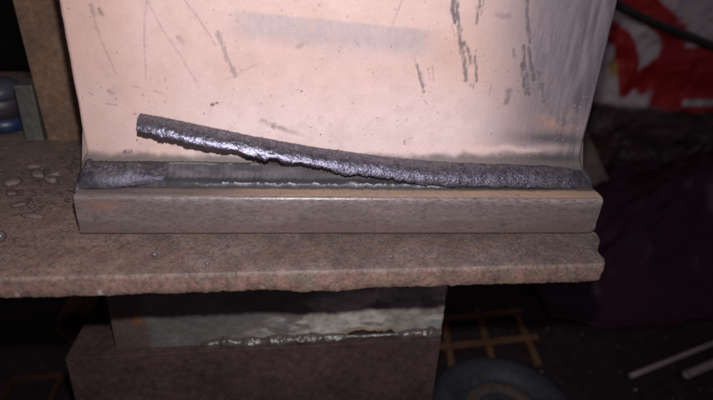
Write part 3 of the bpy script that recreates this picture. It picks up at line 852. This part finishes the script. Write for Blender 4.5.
def child_at(name, me, mat, parent, loc):
    o = link(name, me, mat, parent)
    o.location = Vector(loc) * MM - parent.location
    return o


bx_ = child_at("box_beam", box_mesh(141.5, 60, 94.5, 0.2, "box_beam"), M_OXIDE, frame, (-30.0, 56.4, -160))
for v_ in bx_.data.vertices:
    if v_.co.z > 0.05:
        v_.co.z += 0.042 * v_.co.x
# heat-tinted web plate, standing on the beam up to the table
xs = np.linspace(-83.4, 41.4, 260)
zz = np.concatenate([np.linspace(-65.6, -45, 60), np.linspace(-45, -7.25, 12)[1:]])
TILT = 0.042
sec = np.array([(30.0, z) for z in zz] + [(37.0, -7.25), (37.0, -65.6)])
P = np.zeros((len(xs), len(sec), 3)); P[..., 0] = xs[:, None]; P[..., 1] = sec[None, :, 0]; P[..., 2] = sec[None, :, 1]
x_, z_ = P[..., 0].copy(), P[..., 2].copy()
P[..., 1] += (P[..., 1] < 31) * 0.4 * (fbm(x_ * 0.15, z_ * 0.2, 501, 3) - 0.5)
hole = sstep(2, 5, x_) * sstep(25, 21, x_) * (0.35 + 0.9 * fbm(x_ * 0.35, x_ * 0, 505, 3))
P[..., 2] += hole * 3.4 * sstep(-58, -65.6, z_)
P[..., 0] += sstep(36, 41.4, x_) * 0.8 * (fbm(z_ * 0.4, z_ * 0, 503, 3) - 0.5)
n1 = fbm(x_ * 0.06, z_ * 0.16, 511, 3); n2 = fbm(x_ * 0.3, z_ * 0.5, 513, 4)
c = mix((0.27, 0.245, 0.205), (0.42, 0.39, 0.34), sstep(0.3, 0.7, n2))
c = mix(c, (0.17, 0.175, 0.185), 0.85 * sstep(0.50, 0.62, n1))
c = mix(c, (0.085, 0.072, 0.06), 0.7 * sstep(0.58, 0.70, fbm(x_ * 0.11 + z_ * 0.08, z_ * 0.22, 517, 4)))
c = mix(c, (0.26, 0.20, 0.12), 0.6 * sstep(-61, -64, z_ + 2 * (n2 - 0.5)) * sstep(-40, -20, x_))
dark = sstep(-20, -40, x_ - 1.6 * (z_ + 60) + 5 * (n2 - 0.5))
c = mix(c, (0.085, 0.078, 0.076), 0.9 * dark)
c = mix(c, (0.16, 0.14, 0.11), 0.6 * sstep(15, 24, x_) * sstep(38, 32, x_))
c = mix(c, (0.075, 0.052, 0.04), 0.95 * sstep(-68, -73, x_ + 2 * (n2 - 0.5)))
c = mix(c, (0.22, 0.10, 0.04), 0.7 * np.exp(-((x_ + 74) / 2.0) ** 2 - ((z_ + 52) / 2) ** 2))
P[..., 2] += TILT * (P[..., 0] + 30) * sstep(-15, -60, z_)
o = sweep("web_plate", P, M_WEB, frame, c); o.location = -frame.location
# lumpy bead between web and beam
xs = np.linspace(-52, 41.0, 420)
amp = 1.8 + 1.2 * (fbm(xs * 0.16, xs * 0, 521, 2) - 0.5)
rb = np.random.RandomState(52)
dropz = 0 * xs
q = -49.0
while q < 40:
    if not 3 < q < 24:
        wq = rb.uniform(1.0, 3.4); hq = rb.uniform(0.1, 1.5)
        amp += hq * np.exp(-(np.abs((xs - q) / wq)) ** 2.6)
        dropz -= 0.5 * hq * np.exp(-((xs - q) / wq) ** 2) * rb.rand()
    q += rb.uniform(2.0, 9.0)
amp *= sstep(-52.5, -48, xs) * (0.35 + 0.65 * (1 - sstep(2, 6, xs) * sstep(27, 23, xs)))
nv = 20; P = np.zeros((len(xs), nv, 3))
for j in range(nv):
    a = 2 * math.pi * j / nv
    rr = amp * (1 + 0.7 * (fbm(xs * 0.45, 3 * math.cos(a) + 5 + xs * 0, 527, 3) - 0.5)) + 0.25
    P[:, j, 0] = xs; P[:, j, 1] = 29.6 - rr * 0.95 * math.cos(a); P[:, j, 2] = -64.6 + rr * 0.9 * math.sin(a) + dropz + 0.9 * (fbm(xs * 0.2, xs * 0, 529, 2) - 0.5)
P[..., 2] += TILT * (P[..., 0] + 30)
o = sweep("weld_bead", P, M_OLDWELD, frame); o.location = -frame.location

# ---------------------------------------------------------------- things on the lower shelf
SH = -160.0
grate = empty("rusty_grate", (105, 145, SH), "small rusty square-mesh grate lying on the shelf right of the frame", "grate")


def bar(name, a, b, w_, h_, parent, mat, zb):
    a = Vector((*a, 0)); b = Vector((*b, 0)); dv = b - a
    me = box_mesh(round(dv.length, 2), w_, h_, 0.35, name)
    o = link(name, me, mat, parent)
    m = (a + b) / 2
    o.location = Vector((m.x, m.y, zb)) * MM - parent.location
    o.rotation_euler[2] = math.atan2(dv.y, dv.x)
    return o


for a, b in (((82.5, 160), (77, 112)), ((107.5, 166), (103.8, 116)), ((134.5, 167), (131.5, 112))):
    bar("long_bar", a, b, 4.2, 3.2, grate, M_RUST, SH)
for a, b in (((72, 126), (139, 134)), ((76, 152.6), (139, 161))):
    bar("cross_bar", a, b, 4.0, 2.6, grate, M_RUST, SH + 3.22)

drum = empty("blue_hub", (86.8, 56.2, SH), "round blue-grey painted steel hub with worn brown inner rim below the grate", "hub")
pr_ = [(19.0, 0), (36.0, 0), (37.0, 1.5), (37.0, 22), (36.2, 26.5), (33.5, 29.3), (29.5, 30.0), (25.0, 28.8), (22.5, 26.6), (21.6, 25.4)]
lathe("rim_shell", pr_ + [(19.0, 24.8)], M_DRUM, drum, 64, col=[(0.030, 0.034, 0.042)] * 11)
lathe("inner_ring", [(12.0, 1), (18.9, 1), (18.9, 25.6), (17.6, 26.4), (14.5, 26.0), (12.0, 24.5)], M_HUBRING, drum, 48)
lathe("axle_cap", [(0.5, 2), (11.9, 2), (11.9, 15), (9, 17.5), (0.5, 18.5)], M_DRUM, drum, 32, col=[(0.03, 0.035, 0.05)] * 5)

d1 = (Vector((258.2, 128.0, 0)) - Vector((185.3, 100.5, 0))).normalized()
for nm, s, ln, rr, inn, lb in (("steel_rod", (185.3, 100.5), 130, 1.7, None, "long thin steel rod lying on the shelf at lower right"),
                               ("steel_tube", (220.5, 99.5), 110, 2.6, 1.9, "short hollow steel tube beside the long thin rod")):
    p0 = Vector((*s, SH + rr)); p1 = p0 + d1 * ln
    o = tube(nm, [p0 + (p1 - p0) * k for k in np.linspace(0, 1, 6)], rr, M_ROD, None, 14, inn)
    tag(o, lb, "rod" if not inn else "tube", "rods on the lower shelf")

r = np.random.RandomState(33)
pts = [(r.uniform(130, 260), r.uniform(70, 150), SH + 0.2) for _ in range(36)] + [(r.uniform(100, 175), r.uniform(130, 190), SH + 0.2) for _ in range(24)]
tag(blobs("shelf_grit", pts, r.choice([0.3, 0.5, 0.8, 1.3], size=len(pts), p=[.5, .3, .15, .05]), M_GRIT, None, 0.7, 2, 35),
    "loose metal grit scattered over the dark shelf", kind="stuff")

# black leather lying in a heap behind the rods
xs = np.linspace(150, 470, 150); ys = np.linspace(142, 292, 90)
XX, YY = np.meshgrid(xs, ys, indexing='ij')
ridge = np.interp(xs, [150, 175, 200, 230, 262, 300, 330, 380, 470], [6, 30, 46, 58, 66, 74, 76, 70, 40])[:, None]
prof = sstep(142, 232, YY + 14 * (fbm(XX * 0.02, YY * 0.02, 601, 3) - 0.5)) * (1 - 0.25 * sstep(248, 292, YY))
ZZ = SH + 2.2 + ridge * prof
fold = np.abs(fbm(XX * 0.022 + YY * 0.008, YY * 0.03 - XX * 0.012, 603, 3) - 0.5) * 2
ZZ += 9 * (fbm(XX * 0.035, YY * 0.05, 608, 2) - 0.5) * sstep(150, 190, YY) + (20 * (1 - fold) ** 1.8 - 9) * sstep(150, 215, YY) + 2.0 * (fbm(XX * 0.09, YY * 0.09, 605, 3) - 0.5)
ZZ = np.maximum(ZZ, SH + 2.2)
near = sstep(210, 142, YY)
YY = YY + near * 34 * (fbm(XX * 0.018, XX * 0, 607, 3) - 0.35)
XX = XX + sstep(200, 150, XX) * 26 * (fbm(YY * 0.02, YY * 0, 609, 3) - 0.4)
P = np.stack([XX, YY, ZZ], -1)
cl = sweep("leather_apron", P, M_CLOTH, None, None, wrap=False, caps=False, flip=True)
md = cl.modifiers.new("thickness", 'SOLIDIFY'); md.thickness = 0.002; md.offset = -1
tag(cl, "black crumpled leather heaped on the shelf behind the rods", "leather")

# dull block leaning behind the leather
blk = link("dull_block", box_mesh(70, 26, 104, 2.5, "dull_block"), M_SLAB)
blk.location = Vector((226, 262, -150)) * MM
blk.rotation_euler = (math.radians(-6), math.radians(-34), math.radians(8))
tag(blk, "dull brownish-grey block with worn corner tilted against the printed sack", "block")

# red and white printed sack
nu, nv = 260, 420
th = np.linspace(0.05, math.pi - 0.05, nu)[:, None]; ph = np.linspace(0, 2 * np.pi, nv, endpoint=False)[None, :]


def spow(a, e): return np.sign(a) * np.abs(a) ** e


D = np.stack([spow(np.sin(th), 0.6) * spow(np.cos(ph), 0.6), spow(np.sin(th), 0.6) * spow(np.sin(ph), 0.8), spow(np.cos(th), 0.7) + 0 * ph], -1)
P = D * np.array((84, 38, 128)) + np.array((296, 352, -34))
x_, z_ = -12.4 + (P[..., 0] + 12.4) / 0.79, 82.3 + (P[..., 2] - 82.3) / 0.79
wr = np.abs(fbm(x_ * 0.03, z_ * 0.03, 621, 3) - 0.5) * 22 + 7 * (fbm(x_ * 0.08, z_ * 0.06, 623, 3) - 0.5)
P[..., 1] += (wr - 6) * (P[..., 1] < 352)
c = np.zeros(P.shape) + np.array((0.50, 0.44, 0.44))
red = np.zeros(x_.shape)
for pts, wd in (([(316, 26), (340, 12), (368, -8), (375, -22), (372, -40), (352, -58)], 13),
                ([(302, -10), (318, -18), (330, -40), (336, -70)], 10),
                ([(356, -62), (385, -40), (430, -30), (470, -10)], 14), ([(395, -75), (470, -70)], 30), ([(440, 30), (480, 20)], 12)):
    dd = np.full(x_.shape, 999.0)
    for a, b in zip(pts[:-1], pts[1:]):
        dd = np.minimum(dd, seg_dist(x_, z_, a, b))
    red = np.maximum(red, sstep(wd + 1.2, wd - 1.2, dd))
c = mix(c, (0.33, 0.008, 0.010), red)
yel = sstep(11, 8.5, np.hypot(x_ - 320, (z_ + 46) * 0.9))
c = mix(c, (0.42, 0.26, 0.06), yel * (1 - red))
c = mix(c, (0.05, 0.03, 0.03), sstep(-84, -92, z_ + 0.06 * (x_ - 330)))
c = mix(c, (0.42, 0.42, 0.38), sstep(4.0, 2.5, np.abs(z_ + 83 - 0.0 * x_)) * (x_ > 405))
P[..., 2] = np.maximum(P[..., 2], SH + 0.3)
sack = sweep("printed_sack", P, M_BAG, None, c, flip=True)
tag(sack, "crumpled red and white printed sack with yellow spot at the upper right", "sack")
st = tube("dark_stick", [(181, 235, 44.0), (233, 268, 26.5), (296, 274, 8.0), (420, 292, -31), (810, 350, -157)], 3.3, M_STICK, None, 12)
tag(st, "dark round stick leaning across the front of the printed sack", "stick")

# short pipe and flat ring in the dark at the lower left of the frame
pp = tube("pipe_stub", [(-149, 140, SH + 13), (-149, 150, SH + 13), (-150, 168, SH + 13)], 13, M_RUST, None, 28, 10.5)
tag(pp, "short rusty pipe stub in the dark left of the bench frame", "pipe")
fr_ = empty("rusty_square", (-163, 98, SH), "little rusty square frame lying on the shelf at the lower left corner", "frame")
for a, b in (((-176, 110), (-150, 113)), ((-150, 111), (-149, 86)), ((-176, 88), (-151, 88)), ((-176, 108), (-176, 90))):
    bar("frame_side", a, b, 2.8, 3.0, fr_, M_DIMRUST, SH)
